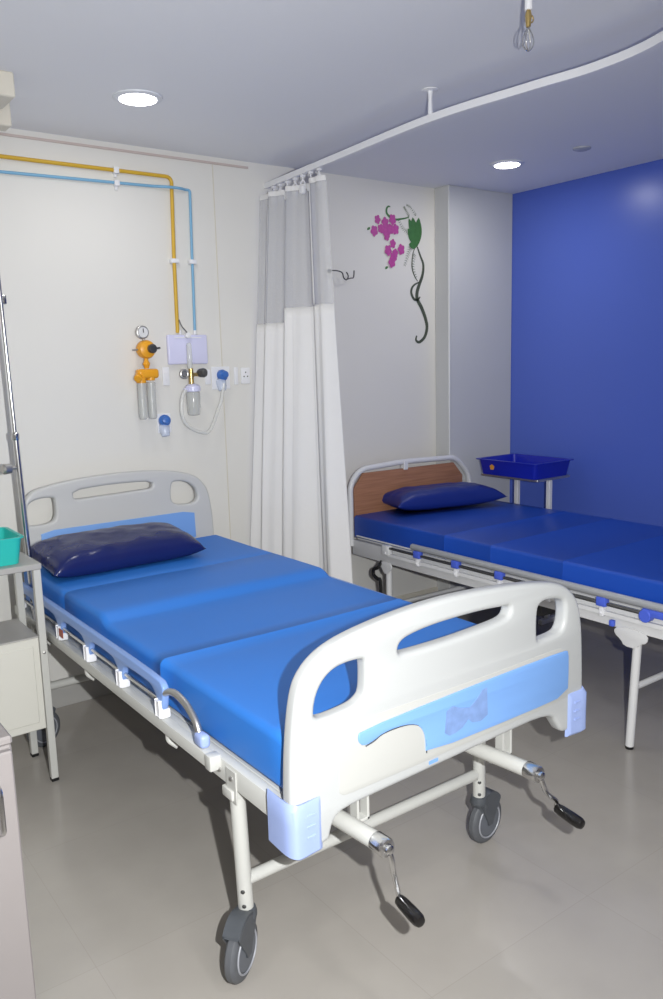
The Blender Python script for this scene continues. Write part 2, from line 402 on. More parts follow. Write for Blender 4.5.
b = BM(); flat_poly(b, [(1.255, .537), (1.285, .538), (1.285, .547), (1.255, .546)], FY-.0006, .001); link('sticker', b, 'lightblue', fb, smooth=False)
# --- corner bumpers
def bumper(sx, x):
    b = BM()
    # L shaped rounded shell: front plate and side plate lofted round the corner
    path = [(x+sx*.070, FY-.006), (x+sx*.048, FY-.008), (x+sx*.02, FY-.011), (x+sx*.004, FY-.008), (x-sx*.006, FY+.010), (x-sx*.008, FY+.04), (x-sx*.007, FY+.085)]
    path = smooth_path([(p[0], p[1], 0) for p in path], 4); inner = [p+V((sx*.012, .010, 0)) for p in path]
    zs = [.445, .452, .52, .56, .572]; ins = [.006, 0, 0, 0, .006]
    n_ = len(path); G = []
    for z, i_ in zip(zs, ins):
        o_ = [b.verts.new((p.x+sx*i_, p.y+i_, z+(.0 if k < n_*.4 else .012*(k-n_*.4)/n_))) for k, p in enumerate(path)]
        q_ = [b.verts.new((p.x, p.y, z)) for p in inner]
        G.append(o_+q_[::-1])
    for A, B_ in zip(G, G[1:]):
        m_ = len(A)
        for k in range(m_): b.faces.new((A[k], A[(k+1) % m_], B_[(k+1) % m_], B_[k]))
    b.faces.new(G[0][::-1]); b.faces.new(G[-1])
    for z in (.49, .515, .54): box(b, x+sx*.045-.012, x+sx*.045+.012, FY-.0115, FY-.006, z, z+.005, .001, 1)
    return link('corner_bumper', b, 'periwinkle', bed)
bumper(1, .856); bumper(-1, 1.862)
# --- head board
HY = 3.41
ho = [(.917, .50), (.915, .70), (.917, .87), (.924, .955), (.945, .995), (.989, 1.020), (1.143, 1.042), (1.304, 1.050), (1.43, 1.049), (1.55, 1.040), (1.65, 1.024), (1.72, .998), (1.762, .955), (1.782, .91), (1.796, .80), (1.798, .70), (1.798, .50)]
b = prism(rnd2(ho, 2), [rnd2([(.940, .870), (.938, .945), (.955, .965), (.99, .976), (1.045, .976), (1.056, .965), (1.055, .885), (1.03, .866), (.95, .864)], 2),
                        rnd2([(1.136, .992), (1.136, .957), (1.16, .955), (1.47, .963), (1.498, .966), (1.498, .995), (1.40, 1.001), (1.25, 1.001)], 1),
                        rnd2([(1.590, .975), (1.583, .905), (1.600, .880), (1.64, .871), (1.70, .871), (1.722, .893), (1.712, .942), (1.668, .977), (1.61, .984)], 2)], HY, .04, .012, res=4)
hb = link('headboard', b, 'plastic2', bed, ang=50)
b = prism(rnd2([(.984, .700), (.984, .838), (1.695, .838), (1.698, .700)], 1, .08), [], HY-.005, .006, .002); link('blue_panel', b, 'lightblue', hb)
# --- base frame
b = BM()
for x in (.874, 1.772): box(b, x-.013, x+.013, 1.392, 3.40, .500, .5575, .004)
for y in (1.408, 2.1, 2.8, 3.385): box(b, .887, 1.759, y-.015, y+.015, .503, .5405, .004)
link('base_frame', b, 'white_metal', bed)
b = BM(); box(b, .888, 1.758, 1.395, 3.38, .5415, .5570, .002, 1)
link('mattress_deck', b, 'white_metal', bed)
# --- legs and casters
cfg = [((.874, 1.62), (.56, -.83), (-.83, -.56), .038), ((1.722, 1.62), (.12, -.99), (.99, .12), .032), ((.884, 3.20), (.3, -.95), (-.95, -.3), .02), ((1.74, 3.20), (.3, -.95), (.95, .3), .04)]
for (lx, ly), n, rl, tr in cfg:
    side = -1 if lx < 1.3 else 1; k0, k1 = (.014, .004) if lx < 1 and ly < 2 else (0, 0)
    b = BM(); tube(b, [(lx+k0, ly, .165), (lx+k1, ly, .4995)], .0195, 18)
    box(b, lx-.024, lx+.024, ly-.024, ly+.024, .474, .4995, .003)
    leg = link('leg', b, 'white_metal', bed)
    for z, kx in ((.222, k0*.85), (.182, k0)):
        b = BM(); bolt(b, (lx+kx-.0125, ly-.0135, z), (-.65, -.75, 0), .0055, .0035); link('bolt', b, 'darkrod', leg)
    b = BM(); xx = .8585 if side < 0 else 1.7875; yb = ly-.012
    box(b, xx-.002, xx+.002, yb-.024, yb+.024, .468, .551, .0015, 1); lb = link('leg_bracket', b, 'white_metal', bed)
    for yy, z in ((yb-.002, .528), (yb+.055, .530)):
        b = BM(); bolt(b, (xx+side*.001, yy, z), (side, 0, 0), .007, .005); link('bolt', b, 'steel', lb)
    caster(bed, (lx+k0, ly, .168), n, rl, tr)
for y in (1.62, 3.20):
    b = BM(); tube(b, [(.895, y, .243), (1.703, y, .243)], .0165, 16); link('crossbar', b, 'white_metal', bed)
# --- crank screws
for i, (x0, x1, gx, gz, gy2, tx) in enumerate([(1.025, 1.042, 1.062, .325, 1.135, (-.14, -1, -.03)), (1.527, 1.550, 1.605, .345, 1.165, (-.05, -1, -.10))]):
    b = BM(); tube(b, [(x0, 2.15, .462), (x0, 1.46, .452), (x1, 1.285, .449)], .0205, 20)
    bolt(b, (x1-.019, 1.33, .45), (-1, -.2, 0), .006, .004)
    box(b, x0+.045, x0+.052, 1.392, 1.42, .43, .512, .001, 1); box(b, x0+.075, x0+.082, 1.392, 1.42, .43, .512, .001, 1); box(b, x0+.0, x0+.082, 1.392, 1.42, .43, .437, .001, 1)
    ck = link('crank', b, 'white_metal', bed)
    b = BM(); lathe(b, (x1, 1.290, .449), (0, -1, 0), [(0, .0205), (.001, .0225), (.034, .0225), (.04, .020), (.041, .012), (.05, .011), (.053, .006)], 24); link('collar', b, 'chrome', ck)
    b = BM(); tube(b, smooth_path([(x1, 1.247, .447), (x1+.004, 1.241, .425), (x1+(gx-x1)*.35, 1.240, .395), (gx-.002, 1.239, gz+.02), (gx, 1.236, gz+.003), (gx, 1.225, gz)], 4), .0065, 8); link('crank_arm', b, 'chrome', ck)
    b = BM(); lathe(b, (gx, 1.238, gz), tx, [(0, .010), (.003, .0125), (.018, .0145), (.055, .0158), (.076, .0150), (.084, .012), (.086, .007)], 20); link('grip', b, 'grip', ck)
# --- side rails (left and right alike)
posts = [1.95, 2.225, 2.50, 2.775, 3.05, 3.27]
for sgn, xc in ((-1, .846), (1, 1.803)):
    b = BM()
    o_ = [(1.925, .655), (1.93, .672), (1.95, .684), (2.2, .688), (3.24, .688), (3.29, .68), (3.30, .655), (3.296, .60), (3.275, .598), (3.262, .615), (3.255, .638)]
    o_ = [(a, z-.008 if z > .66 else z) for a, z in o_]
    for y in posts[-2::-1]:
        o_ += [(y+.07, .648), (y+.04, .640), (y+.018, .615), (y+.010, .590), (y-.012, .590)] + ([(y-.018, .618), (y-.03, .64), (y-.06, .648)] if y > 1.96 else [(y-.02, .62)])
    b = prism(rnd2(o_, 1), [], xc-.010, .020, .005, axis='x')
    rail = link('side_rail', b, 'railblue', bed)
    b = BM(); tube(b, fillet([(xc+sgn*.0, 3.27, .612), (xc, 1.96, .612)], .02), .0062, 10); link('lower_bar', b, 'chrome', rail)
    b = BM()
    tube(b, smooth_path([(xc, 1.935, .640), (xc-.0, 1.90, .656), (xc, 1.855, .661), (xc, 1.80, .649), (xc, 1.755, .620), (xc, 1.735, .584)], 6), .0095, 12); link('end_arc', b, 'steel', rail)
    b = BM(); box(b, xc-.014, xc+.014, 1.705, 1.75, .5685, .604, .010, 3); link('hinge', b, 'periwinkle', rail)
    for y in posts:
        b = BM(); box(b, xc-.015, xc+.015, y-.014, y+.014, .5675, .594, .005, 2); box(b, xc+sgn*.010, xc+sgn*.016, y-.012, y+.012, .574, .618, .003, 2)
        link('rail_clamp', b, 'whiteplas', rail)
    b = BM(); box(b, xc-.013, xc+.013, 1.668, 3.34, .530, .5665, .004, 2); box(b, xc-.016, xc+.016, 1.660, 1.69, .529, .568, .004, 2)
    for y in (1.93, 2.55, 3.0): tube(b, fillet([(xc, y, .533), (xc, y, .507), (xc-sgn*.018, y-.02, .492)], .01), .008, 8)
    link('side_beam', b, 'white_metal', bed)
b = BM(); box(b, .8265, .829, 2.715, 2.755, .590, .620, .001, 1); link('sticker', b, 'red', bed)['label'] = 'small rust red sticker on the side rail'

# --- mattress 1
def seam(y, d=.010, w=.010): return [(y+w, 0), (y+.003, d*.6), (y, d), (y-.003, d*.6), (y-w, 0)]
MB = .5585
st = [(3.372, MB+.02, .672, .022), (3.368, MB+.006, .697, .008), (3.355, MB, .716, 0)]
for k in range(1, 8): st.append((3.355-k*(3.355-2.87)/8, MB, .716, 0))
for (y, d) in seam(2.855, .0006, .004): st.append((y, MB, .716, d))
for (y, z) in ((2.70, .717), (2.56, .718), (2.52, .718), (2.505, .715)): st.append((y, MB, z, 0))
st += [(2.49, MB, .710, 0), (2.474, MB, .701, 0), (2.460, MB, .695, 0), (2.446, MB, .692, 0)]
for k in range(1, 6): st.append((2.438-k*.065, MB, .692, 0))
for (y, d) in seam(2.045, -.0012, .004): st.append((y, MB, .693, d))
for k in range(1, 9): st.append((2.02-k*.067, MB, .695, 0))
st += [(1.424, MB, .695, 0), (1.402, MB, .684, .006), (1.396, MB+.02, .66, .02)]
b = loft_slab(st, .886, 1.792, .022)
for v in b.verts:
    if v.co.z > .66: v.co.z += noise.noise(V((v.co.x*2.2, v.co.y*2.2, 0)))*.004
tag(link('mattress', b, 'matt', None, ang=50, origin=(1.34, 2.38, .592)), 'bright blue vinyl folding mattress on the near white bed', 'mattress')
tag(link('pillow', pillow((1.21, 3.155, .766), .645, .34, .118, math.radians(2), math.radians(6), .03, p=6), 'navy', None, ang=80, origin=(1.215, 3.185, .74)), 'glossy dark navy vinyl pillow at the head of the near bed', 'pillow')

# ================================================================== BED 2 (far bed)
X0, X1 = 2.64, 3.535
b2 = top('hospital_bed', 'far hospital bed on fixed legs with brown wood headboard, beside the blue wall', 'bed', (3.09, 2.38, 0))
b = BM()
path = [(2.628, 3.415, .52), (2.628, 3.415, .862), (2.70, 3.415, .932), (3.01, 3.415, .945), (3.42, 3.415, .934), (3.535, 3.415, .82), (3.535, 3.415, .52)]
tube(b, fillet(path, .06, 6), .0155, 14); box(b, 3.0, 3.03, 3.396, 3.432, .90, .95, .003, 1)
hd = link('headboard', b, 'white_metal2', b2)
b = prism([(2.65, .60), (2.65, .832), (2.715, .910), (3.395, .905), (3.468, .825), (3.468, .60)], [], 3.405, .016, .002)
link('wood_panel', b, 'wood', hd)
b = BM(); tube(b, fillet([(X0, 1.40, .50), (X0, 1.40, .83), (2.75, 1.40, .90), (3.42, 1.40, .90), (X1, 1.40, .83), (X1, 1.40, .50)], .06, 6), .0155, 14)
fd = link('footboard', b, 'white_metal2', b2)
b = prism([(2.66, .60), (2.66, .80), (2.76, .872), (3.41, .872), (3.515, .80), (3.515, .60)], [], 1.392, .016, .002); link('wood_panel', b, 'wood', fd)
b = BM()
for x in (X0+.002, X1-.002): box(b, x-.013, x+.013, 1.405, 3.41, .474, .556, .004)
for y in (1.42, 2.1, 2.8, 3.39): box(b, X0+.016, X1-.016, y-.014, y+.014, .50, .55, .003, 1)
link('base_frame', b, 'white_metal2', b2)
b = BM(); tube(b, fillet([(2.634, 1.44, .576), (2.634, 3.37, .582)], .02), .006, 8); tube(b, [(3.53, 1.44, .576), (3.53, 3.37, .582)], .006, 8)
box(b, 2.65, 3.52, 1.42, 3.39, .5575, .568, .002, 1); link('mattress_deck', b, 'white_metal2', b2)
for x, sg in ((2.642, -1), (3.53, 1)):
    for y, gs in ((1.70, .86), (3.12, .55)):
        b = BM(); tube(b, [(x, y, .012), (x, y-.02*(1 if y < 2 else 0), .473)], .0165, 16)
        lg = link('leg', b, 'white_metal2', b2)
        b = BM(); lathe(b, (x, y, .0005), (0, 0, 1), [(0, .0155), (.012, .0165), (.014, .0150)], 14); link('leg_tip', b, 'black', lg)
        b = prism(rnd2([(y+a*gs, .475+(c-.475)*(.6+.4*gs)) for a, c in ((-.085, .475), (-.082, .445), (-.045, .432), (-.03, .41), (.03, .41), (.045, .432), (.078, .450), (.08, .475), (.04, .487), (-.04, .487))], 1), [], x+sg*.0195-.003, .006, .001, axis='x')
        link('gusset', b, 'white_metal2', b2)
for y in (1.70, 3.12):
    b = BM(); tube(b, [(2.66, y, .245), (3.51, y, .245)], .013, 12); link('crossbar', b, 'white_metal2', b2)
b = BM(); tube(b, smooth_path([(2.60, 3.16, .45), (2.598, 3.19, .435), (2.60, 3.195, .405), (2.60, 3.165, .39), (2.60, 3.14, .375), (2.60, 3.14, .20)], 5), .0095, 10)
tube(b, [(2.60, 3.16, .45), (2.628, 3.16, .48)], .009, 8)
link('drain_hook', b, 'black', b2)['label'] = 'black curved rod by the head end leg'
for x, sg in ((2.607, -1), (3.568, 1)):
    b = BM(); tube(b, [(x, 1.46, .600), (x, 2.90, .604)], .0155, 16); rl = link('side_rail', b, 'tube2', b2)
    b = BM(); tube(b, [(x, 1.50, .563), (x, 3.08, .566)], .0065, 10); link('lower_bar', b, 'darkrod', rl)
    b = BM(); sq(b, [(x+.004, 1.48, .527), (x+.004, 3.09, .53)], .008); link('rail_beam', b, 'white_metal2', rl)
    b = BM(); box(b, x-.014, x+.014, 3.07, 3.12, .53, .58, .004); bolt(b, (x-.014, 3.09, .54), (-1, 0, 0), .008, .006); link('rail_bracket', b, 'white_metal2', rl)
    for y in (2.86, 2.60, 2.335, 2.07, 1.815):
        b = BM(); box(b, x-.015, x+.015, y-.022, y+.022, .553, .590, .006, 2); link('rail_clamp', b, 'clampblue', rl)
        b = BM(); box(b, x-.010, x+.012, y-.010, y+.010, .512, .5515, .003, 1); bolt(b, (x-.010, y, .527), (-1, 0, 0), .006, .005); link('pivot', b, 'whiteplas', rl)
    b = BM(); box(b, x-.016, x+.016, 1.47, 1.64, .560, .588, .006, 2); lathe(b, (x-.019, 1.625, .560), (1, 0, 0), [(0, .022), (.002, .024), (.03, .024), (.032, .022)], 18); link('rail_latch', b, 'clampblue', rl)
b = BM(); box(b, 2.606, 2.624, 1.765, 1.785, .480, .505, .004, 2); link('latch_button', b, 'clampblue', b2)
for x in (2.85, 3.3):
    b = BM(); tube(b, [(x, 1.25, .43), (x, 2.2, .44)], .018, 14); ck = link('crank', b, 'white_metal2', b2)
    b = BM(); tube(b, fillet([(x, 1.25, .43), (x, 1.225, .43), (x+.02, 1.22, .32), (x+.02, 1.13, .32)], .01), .007, 8); link('crank_arm', b, 'chrome', ck)
b = BM(); box(b, 2.70, 3.47, 2.18, 2.22, .40, .47, .004); tube(b, [(2.80, 2.22, .43), (2.80, 2.75, .50)], .012, 10); tube(b, [(3.3, 2.22, .43), (3.3, 2.75, .50)], .012, 10)
link('lift_linkage', b, 'darkrod', b2)
MB = .570
st = [(3.397, MB+.012, .672, .012), (3.394, MB+.003, .686, .004), (3.385, MB, .690, 0)]
for y in (2.70, 2.41, 2.02):
    st.append((y+.2, MB, .688, 0))
    for (yy, d) in seam(y, -.0025, .007): st.append((yy, MB, .688, d))
st += [(1.6, MB, .688, 0), (1.45, MB, .688, 0), (1.43, MB, .68, .006), (1.425, MB+.02, .655, .02)]
b = loft_slab(st, 2.630, 3.530, .013)
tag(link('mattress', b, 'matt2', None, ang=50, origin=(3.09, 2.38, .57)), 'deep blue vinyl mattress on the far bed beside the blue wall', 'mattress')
tag(link('pillow', pillow((3.125, 3.235, .745), .69, .29, .115, math.radians(-14), math.radians(0), .10), 'pillow2', None, ang=80, origin=(3.13, 3.235, .70)), 'dark royal blue pillow against the brown wood headboard', 'pillow')

# ================================================================== far trolley with tray
tt = top('overbed_table', 'slim white overbed table in the corner beyond the far bed', 'table', (3.74, 3.08, 0))
b = BM(); box(b, 3.50, 3.785, 2.87, 3.285, .828, .842, .003, 1); link('table_top', b, 'steel', tt)
for y in (2.885, 3.115):
    b = BM(); box(b, 3.607, 3.633, y-.013, y+.013, .03, .828, .003, 1); link('upright', b, 'white_metal2', tt)
    b = BM(); box(b, 3.56, 3.86, y-.015, y+.015, .0005, .030, .004, 1); link('foot', b, 'white_metal2', tt)
b = BM(); box(b, 3.608, 3.632, 2.899, 3.101, .30, .33, .003, 1); link('crossbar', b, 'white_metal2', tt)
def tray(x0, x1, y0, y1, z0, z1, flare, m, cell=None, rim=.014, th=.004):
    b = BM()
    rows = [(x0+flare, x1-flare, y0+flare, y1-flare, z0), (x0, x1, y0, y1, z1-.004), (x0-rim, x1+rim, y0-rim, y1+rim, z1-.004), (x0-rim, x1+rim, y0-rim, y1+rim, z1), (x0+th, x1-th, y0+th, y1-th, z1), (x0+flare+th, x1-flare-th, y0+flare+th, y1-flare-th, z0+th)]
    R_ = []
    for a, c, d, e, z in rows:
        r = .025; loop = []
        for cx, cy, s in ((c-r, e-r, 0), (a+r, e-r, 1), (a+r, d+r, 2), (c-r, d+r, 3)):
            for k in range(6):
                t = (s+k/5)*PI/2; loop.append(b.verts.new((cx+r*math.cos(t), cy+r*math.sin(t), z)))
        R_.append(loop)
    for A, B_ in zip(R_, R_[1:]):
        n_ = len(A)
        for k in range(n_): b.faces.new((A[k], A[(k+1) % n_], B_[(k+1) % n_], B_[k]))
    b.faces.new(R_[0]); b.faces.new(R_[-1][::-1])
    return b
b = tray(3.472, 3.785, 2.86, 3.285, .8425, .932, .014, M)
tr_ = tag(link('instrument_tray', b, 'tray', None, ang=40, origin=(3.64, 3.07, .842)), 'ultramarine plastic tray on the overbed table beyond the far bed', 'tray')
b = BM()
for k in range(5):
    a = 2*PI*k/5+.3; lathe(b, (3.4785, 3.18+math.cos(a)*.010, .889+math.sin(a)*.010), (-1, 0, 0), [(0, .008), (.0025, .007)], 10)
lathe(b, (3.4785, 3.18, .889), (-1, 0, 0), [(0, .009), (.003, .008)], 10)
link('flower_sticker', b, 'orange', tr_)['label'] = 'small orange flower shaped sticker'

# ================================================================== near-left trolley (open frame locker)
tl = top('bedside_trolley', 'cream metal bedside trolley with cabinet and grey top, left of the near bed', 'trolley', (.60, 3.0, 0))
TX0, TX1, TY0, TY1 = .395, .820, 2.876, 3.150
b = BM(); box(b, TX0-.004, TX1+.002, TY0-.004, TY1+.004, .808, .830, .003, 1); link('table_top', b, 'greytop', tl)
for x in (TX0+.014, TX1-.014):
    for y in (TY0+.014, TY1-.014):
        b = BM(); box(b, x-.013, x+.013, y-.013, y+.013, .012, .808, .002, 1); lg = link('leg', b, 'white_metal', tl)
        b = BM(); box(b, x-.0135, x+.0135, y-.0135, y+.0135, .0005, .012, .002, 1); link('leg_tip', b, 'black', lg)
bc = BM(); box(bc, TX0+.029, TX1-.029, TY0+.002, TY1-.004, .215, .560, .003, 1)
cb = link('cabinet', bc, 'cabinet', tl)
b = BM(); box(b, TX0+.0285, TX1-.0285, TY0+.0005, TY1-.003, .5605, .566, .001, 1); link('shelf', b, 'greytop', tl)
b = BM(); box(b, TX0+.045, TX1-.052, TY0-.003, TY0+.0015, 0.245, .532, .002, 1); dr = link('door', b, 'cabinet', tl)
b = BM(); box(b, TX0+.15, TX0+.162, TY0-.018, TY0-.0035, .33, .42, .003, 1); link('handle', b, 'chrome', dr)
b = BM(); bolt(b, (TX1-.001, TY0+.012, .535), (1, 0, 0), .006, .003); link('bolt', b, 'steel', tl)
b = BM(); bolt(b, (TX1-.014, TY0+.0, .50), (0, -1, 0), .005, .003); link('bolt', b, 'steel', tl)
b = tray(.47, .775, 2.905, 3.142, .8305, .928, .012, M, rim=.008)
bk = tag(link('plastic_basket', b, 'teal', None, ang=40, origin=(.62, 3.02, .8305)), 'teal green plastic basket on the near left trolley', 'basket')

# ------------------------------------------------------------------ IV pole
iv = top('drip_stand', 'chrome drip pole rising at the head corner of the near bed', 'drip stand', (.868, 3.19, .5585))
b = BM(); tube(b, [(.8705, 3.19, .5585), (.858, 3.19, 1.26)], .0115, 16); link('outer_pole', b, 'chrome', iv)
b = BM(); tube(b, [(.858, 3.19, 1.26), (.845, 3.19, 2.10)], .0075, 14); link('inner_pole', b, 'chrome', iv)
b = BM(); lathe(b, (.858, 3.19, 1.245), (0, 0, 1), [(0, .012), (.004, .0145), (.025, .0145), (.03, .010)], 18); link('collar', b, 'chrome', iv)
b = BM(); tube(b, [(.860, 3.19, 1.140), (.828, 3.185, 1.140)], .006, 10); lathe(b, (.830, 3.185, 1.140), (-1, -.3, 0), [(0, .010), (.004, .019), (.03, .020), (.036, .014)], 18); link('knob', b, 'steel', iv)
b = BM()
for s in (-1, 1): tube(b, smooth_path([(.845, 3.19, 2.10), (.84, 3.19+s*.04, 2.12), (.84, 3.19+s*.07, 2.10), (.84, 3.19+s*.09, 2.13)], 5), .004, 8)
link('hook', b, 'chrome', iv)
b = BM(); box(b, .935, .962, WY-.026, WY-.0005, 1.775, 1.812, .004, 2)
wb = tag(link('wall_bracket', b, 'chrome', None, origin=(.948, WY, 1.79)), 'small chrome bracket on the wall at the far left edge', 'bracket')
b = BM(); bolt(b, (.945, WY-.026, 1.80), (0, -1, 0), .005, .004); bolt(b, (.945, WY-.026, 1.786), (0, -1, 0), .005, .004); link('screw', b, 'steel', wb)

# ------------------------------------------------------------------ foreground locker at the left edge
lk = top('bedside_locker', 'pale pinkish laminate locker at the lower left edge', 'locker', (.10, 1.64, 0))
b = BM(); box(b, -.12, .338, 1.464, 1.84, .06, .835, .004, 1); link('body', b, 'laminate', lk)
b = BM(); box(b, -.13, .3395, 1.460, 1.85, .8355, .852, .004, 1); link('table_top', b, 'laminate', lk)
b = BM(); box(b, -.115, .334, 1.446, 1.4635, .07, .83, .003, 1); dd = link('door', b, 'laminate', lk)
b = BM(); tube(b, fillet([(.30, 1.445, .775), (.30, 1.420, .775), (.30, 1.420, .69), (.30, 1.445, .69)], .012), .0055, 10); link('handle', b, 'chrome', dd)
b = BM(); box(b, -.10, .32, 1.48, 1.82, .0005, .06); link('plinth', b, 'black', lk)

# ================================================================== gas pipes
PY = WY-.016
yp = top('gas_pipe', 'mustard yellow gas pipe running along the wall and bending down', 'pipe', (1.4, PY, 2.35))
b = BM(); tube(b, fillet([(LX+.002, PY, 2.352), (.99, PY, 2.353), (1.735, PY, 2.353), (1.725, PY, 1.99), (1.722, PY, 1.66)], .03), .0085, 12); link('pipe_run', b, 'yellow', yp)
bp2 = top('gas_pipe', 'pale blue gas pipe running just below the yellow one', 'pipe', (1.4, PY, 2.30))
P2 = PY+.001
b = BM(); tube(b, fillet([(LX+.002, P2, 2.292), (.99, P2, 2.294), (1.65, P2+.0, 2.305), (1.70, P2-.018, 2.305), (1.77, P2-.018, 2.305), (1.80, P2, 2.305), (1.825, P2, 2.305), (1.818, P2, 1.99), (1.812, P2, 1.66)], .018), .0065, 12); link('pipe_run', b, 'blue_pipe', bp2)
def clip(parent, x, z, r, horiz):
    b = BM()
    if horiz: box(b, x-.012, x+.012, PY-r-.004, WY-.0005, z-r-.006, z+r+.006, .004, 2); box(b, x-.006, x+.006, WY-.012, WY-.0005, z-.028, z-.01, .002, 1)
    else: box(b, x-r-.012, x+r+.012, PY-r-.004, WY-.0005, z-.010, z+.010, .004, 2)
    link('pipe_clip', b, 'whiteplas', parent)
for x in (1.472, .7, 0.0): clip(yp, x, 2.353, .0085, True); clip(bp2, x, 2.300, .0065, True)
clip(yp, 1.726, 1.985, .0085, False); clip(bp2, 1.818, 1.985, .0065, False)

# ------------------------------------------------------------------ yellow suction regulator
rg = top('suction_regulator', 'amber yellow suction regulator with dial and twin clear bottles', 'regulator', (1.54, WY, 1.46))
RY_ = 3.48
b = BM(); lathe(b, (1.541, RY_+.03, 1.585), (0, -1, 0), [(0, .030), (.004, .040), (.03, .042), (.045, .036), (.050, .024), (.052, .01)], 28)
box(b, 1.525, 1.557, RY_+.02, WY-.0005, 1.57, 1.60, .004, 1); link('regulator_body', b, 'amber', rg)
b = BM(); lathe(b, (1.524, RY_+.012, 1.660), (0, -1, 0), [(0, .026), (.002, .029), (.020, .029), (.022, .026), (.0221, .024)], 28); tube(b, [(1.527, RY_+.005, 1.635), (1.538, RY_+.005, 1.62)], .006, 8); gg = link('gauge', b, 'steel', rg)
b = BM(); lathe(b, (1.524, RY_-.0105, 1.660), (0, -1, 0), [(0, .023), (.001, .023)], 24); link('dial', b, 'dial', gg)
b = BM(); box(b, 1.523, 1.526, RY_-.0135, RY_-.0118, 1.658, 1.676); link('needle', b, 'black', gg)
b = BM(); lathe(b, (1.552, RY_-.020, 1.587), (.05, -1, 0), [(0, .017), (.004, .020), (.02, .021), (.026, .017), (.027, .008)], 20); tube(b, [(1.575, RY_-.03, 1.588), (1.592, RY_-.03, 1.590)], .005, 8); link('knob', b, 'darkrod', rg)
b = BM(); tube(b, [(1.476, RY_+.005, 1.583), (1.505, RY_+.005, 1.584)], .004, 8); link('stub', b, 'steel', rg)
b = BM(); tube(b, [(1.535, RY_, 1.546), (1.535, RY_, 1.535), (1.535, RY_, 1.52), (1.536, RY_, 1.500)], [.009, .010, .017, .009], 12); link('neck', b, 'amber', rg)
b = BM(); box(b, 1.487, 1.586, RY_-.022, RY_+.026, 1.455, 1.498, .012, 3); lathe(b, (1.492, RY_-.005, 1.468), (-.6, -1, -.5), [(-.01, .016), (.03, .018), (.034, .014)], 16); lathe(b, (1.505, RY_, 1.455), (0, 0, -1), [(-.005, .022), (.018, .022), (.02, .018)], 18); lathe(b, (1.551, RY_, 1.460), (0, 0, -1), [(-.005, .020), (.012, .020), (.014, .018)], 18); link('manifold', b, 'amber', rg)
for x in (1.505, 1.551):
    b = BM(); lathe(b, (x, RY_, 1.440), (0, 0, -1), [(0, .016), (.004, .0195), (.15, .0195), (.163, .018), (.168, .012)], 22); link('bottle', b, 'water', rg)

# ------------------------------------------------------------------ plate, flowmeter and jar
pl = top('outlet_panel', 'lilac white outlet panel on the wall below the gas pipes', 'panel', (1.755, WY, 1.59))
b = BM(); box(b, 1.667, 1.872, WY-.022, WY-.0005, 1.515, 1.652, .007, 3); link('plate', b, 'lilac', pl)
b = BM(); box(b, 1.70, 1.84, WY-.0245, WY-.0225, 1.636, 1.640); lathe(b, (1.765, WY-.022, 1.648), (0, -1, 0), [(0, .014), (.02, .013), (.022, .009)], 16); lathe(b, (1.735, WY-.014, 1.652), (0, 0, 1), [(0, .008), (.02, .008)], 12); lathe(b, (1.812, WY-.014, 1.652), (0, 0, 1), [(0, .008), (.02, .008)], 12); link('port', b, 'whiteplas', pl)
b = BM(); tube(b, smooth_path([(1.728, PY-.009, 1.72), (1.74, 3.52, 1.69), (1.757, 3.515, 1.668), (1.765, 3.514, 1.655)], 4), .003, 6); link('thin_lead', b, 'darkrod', pl)
fm = top('oxygen_flowmeter', 'oxygen flowmeter with dark knobs and clear jar below the outlet panel', 'flowmeter', (1.76, WY, 1.46)); FY2 = 3.485
b = BM(); lathe(b, (1.754, FY2, 1.493), (0, 0, 1), [(0, .010), (.008, .013), (.11, .012), (.12, .008)], 18); link('flow_tube', b, 'clear', fm)
b = BM(); tube(b, [(1.722, FY2, 1.466), (1.800, FY2, 1.466)], .009, 12); tube(b, [(1.760, WY-.0005, 1.466), (1.760, FY2, 1.466)], .011, 12); tube(b, [(1.757, FY2, 1.495), (1.757, FY2, 1.42)], [.011, .013], 14); link('valve_body', b, 'brass', fm)
b = BM(); ring(b, (1.716, FY2-.012, 1.470), (0, -1, 0), .018, .006, 24, 8); lathe(b, (1.716, FY2-.004, 1.470), (0, -1, 0), [(0, .012), (.012, .012)], 16); link('knob', b, 'steel', fm)
b = BM(); lathe(b, (1.802, FY2-.005, 1.473), (.5, -1, 0), [(-.01, .014), (0, .020), (.022, .022), (.03, .018), (.031, .010)], 18); link('knob', b, 'darkrod', fm)
b = BM(); lathe(b, (1.762, FY2, 1.425), (0, 0, -1), [(0, .012), (.006, .026), (.014, .036), (.036, .036), (.038, .030)], 24); box(b, 1.715, 1.735, FY2-.008, FY2+.008, 1.393, 1.404, .003, 1); link('jar_lid', b, 'lilac', fm)
b = BM(); lathe(b, (1.762, FY2, 1.387), (0, 0, -1), [(0, .030), (.01, .033), (.095, .030), (.108, .027), (.112, .018)], 24); link('jar', b, 'water', fm)
b = BM(); tube(b, smooth_path([(1.722, 3.478, 1.398), (1.700, 3.475, 1.36), (1.694, 3.475, 1.29), (1.712, 3.475, 1.24), (1.746, 3.475, 1.212), (1.785, 3.478, 1.195), (1.822, 3.48, 1.190), (1.852, 3.49, 1.21), (1.880, 3.50, 1.252), (1.905, 3.505, 1.30), (1.924, 3.51, 1.34), (1.938, 3.512, 1.39), (1.943, 3.512, 1.420)], 6), .0085, 10)
tag(link('oxygen_hose', b, 'hose', None, origin=(1.82, 3.48, 1.2)), 'clear oxygen hose looping up from the flowmeter jar to the right connector', 'hose')
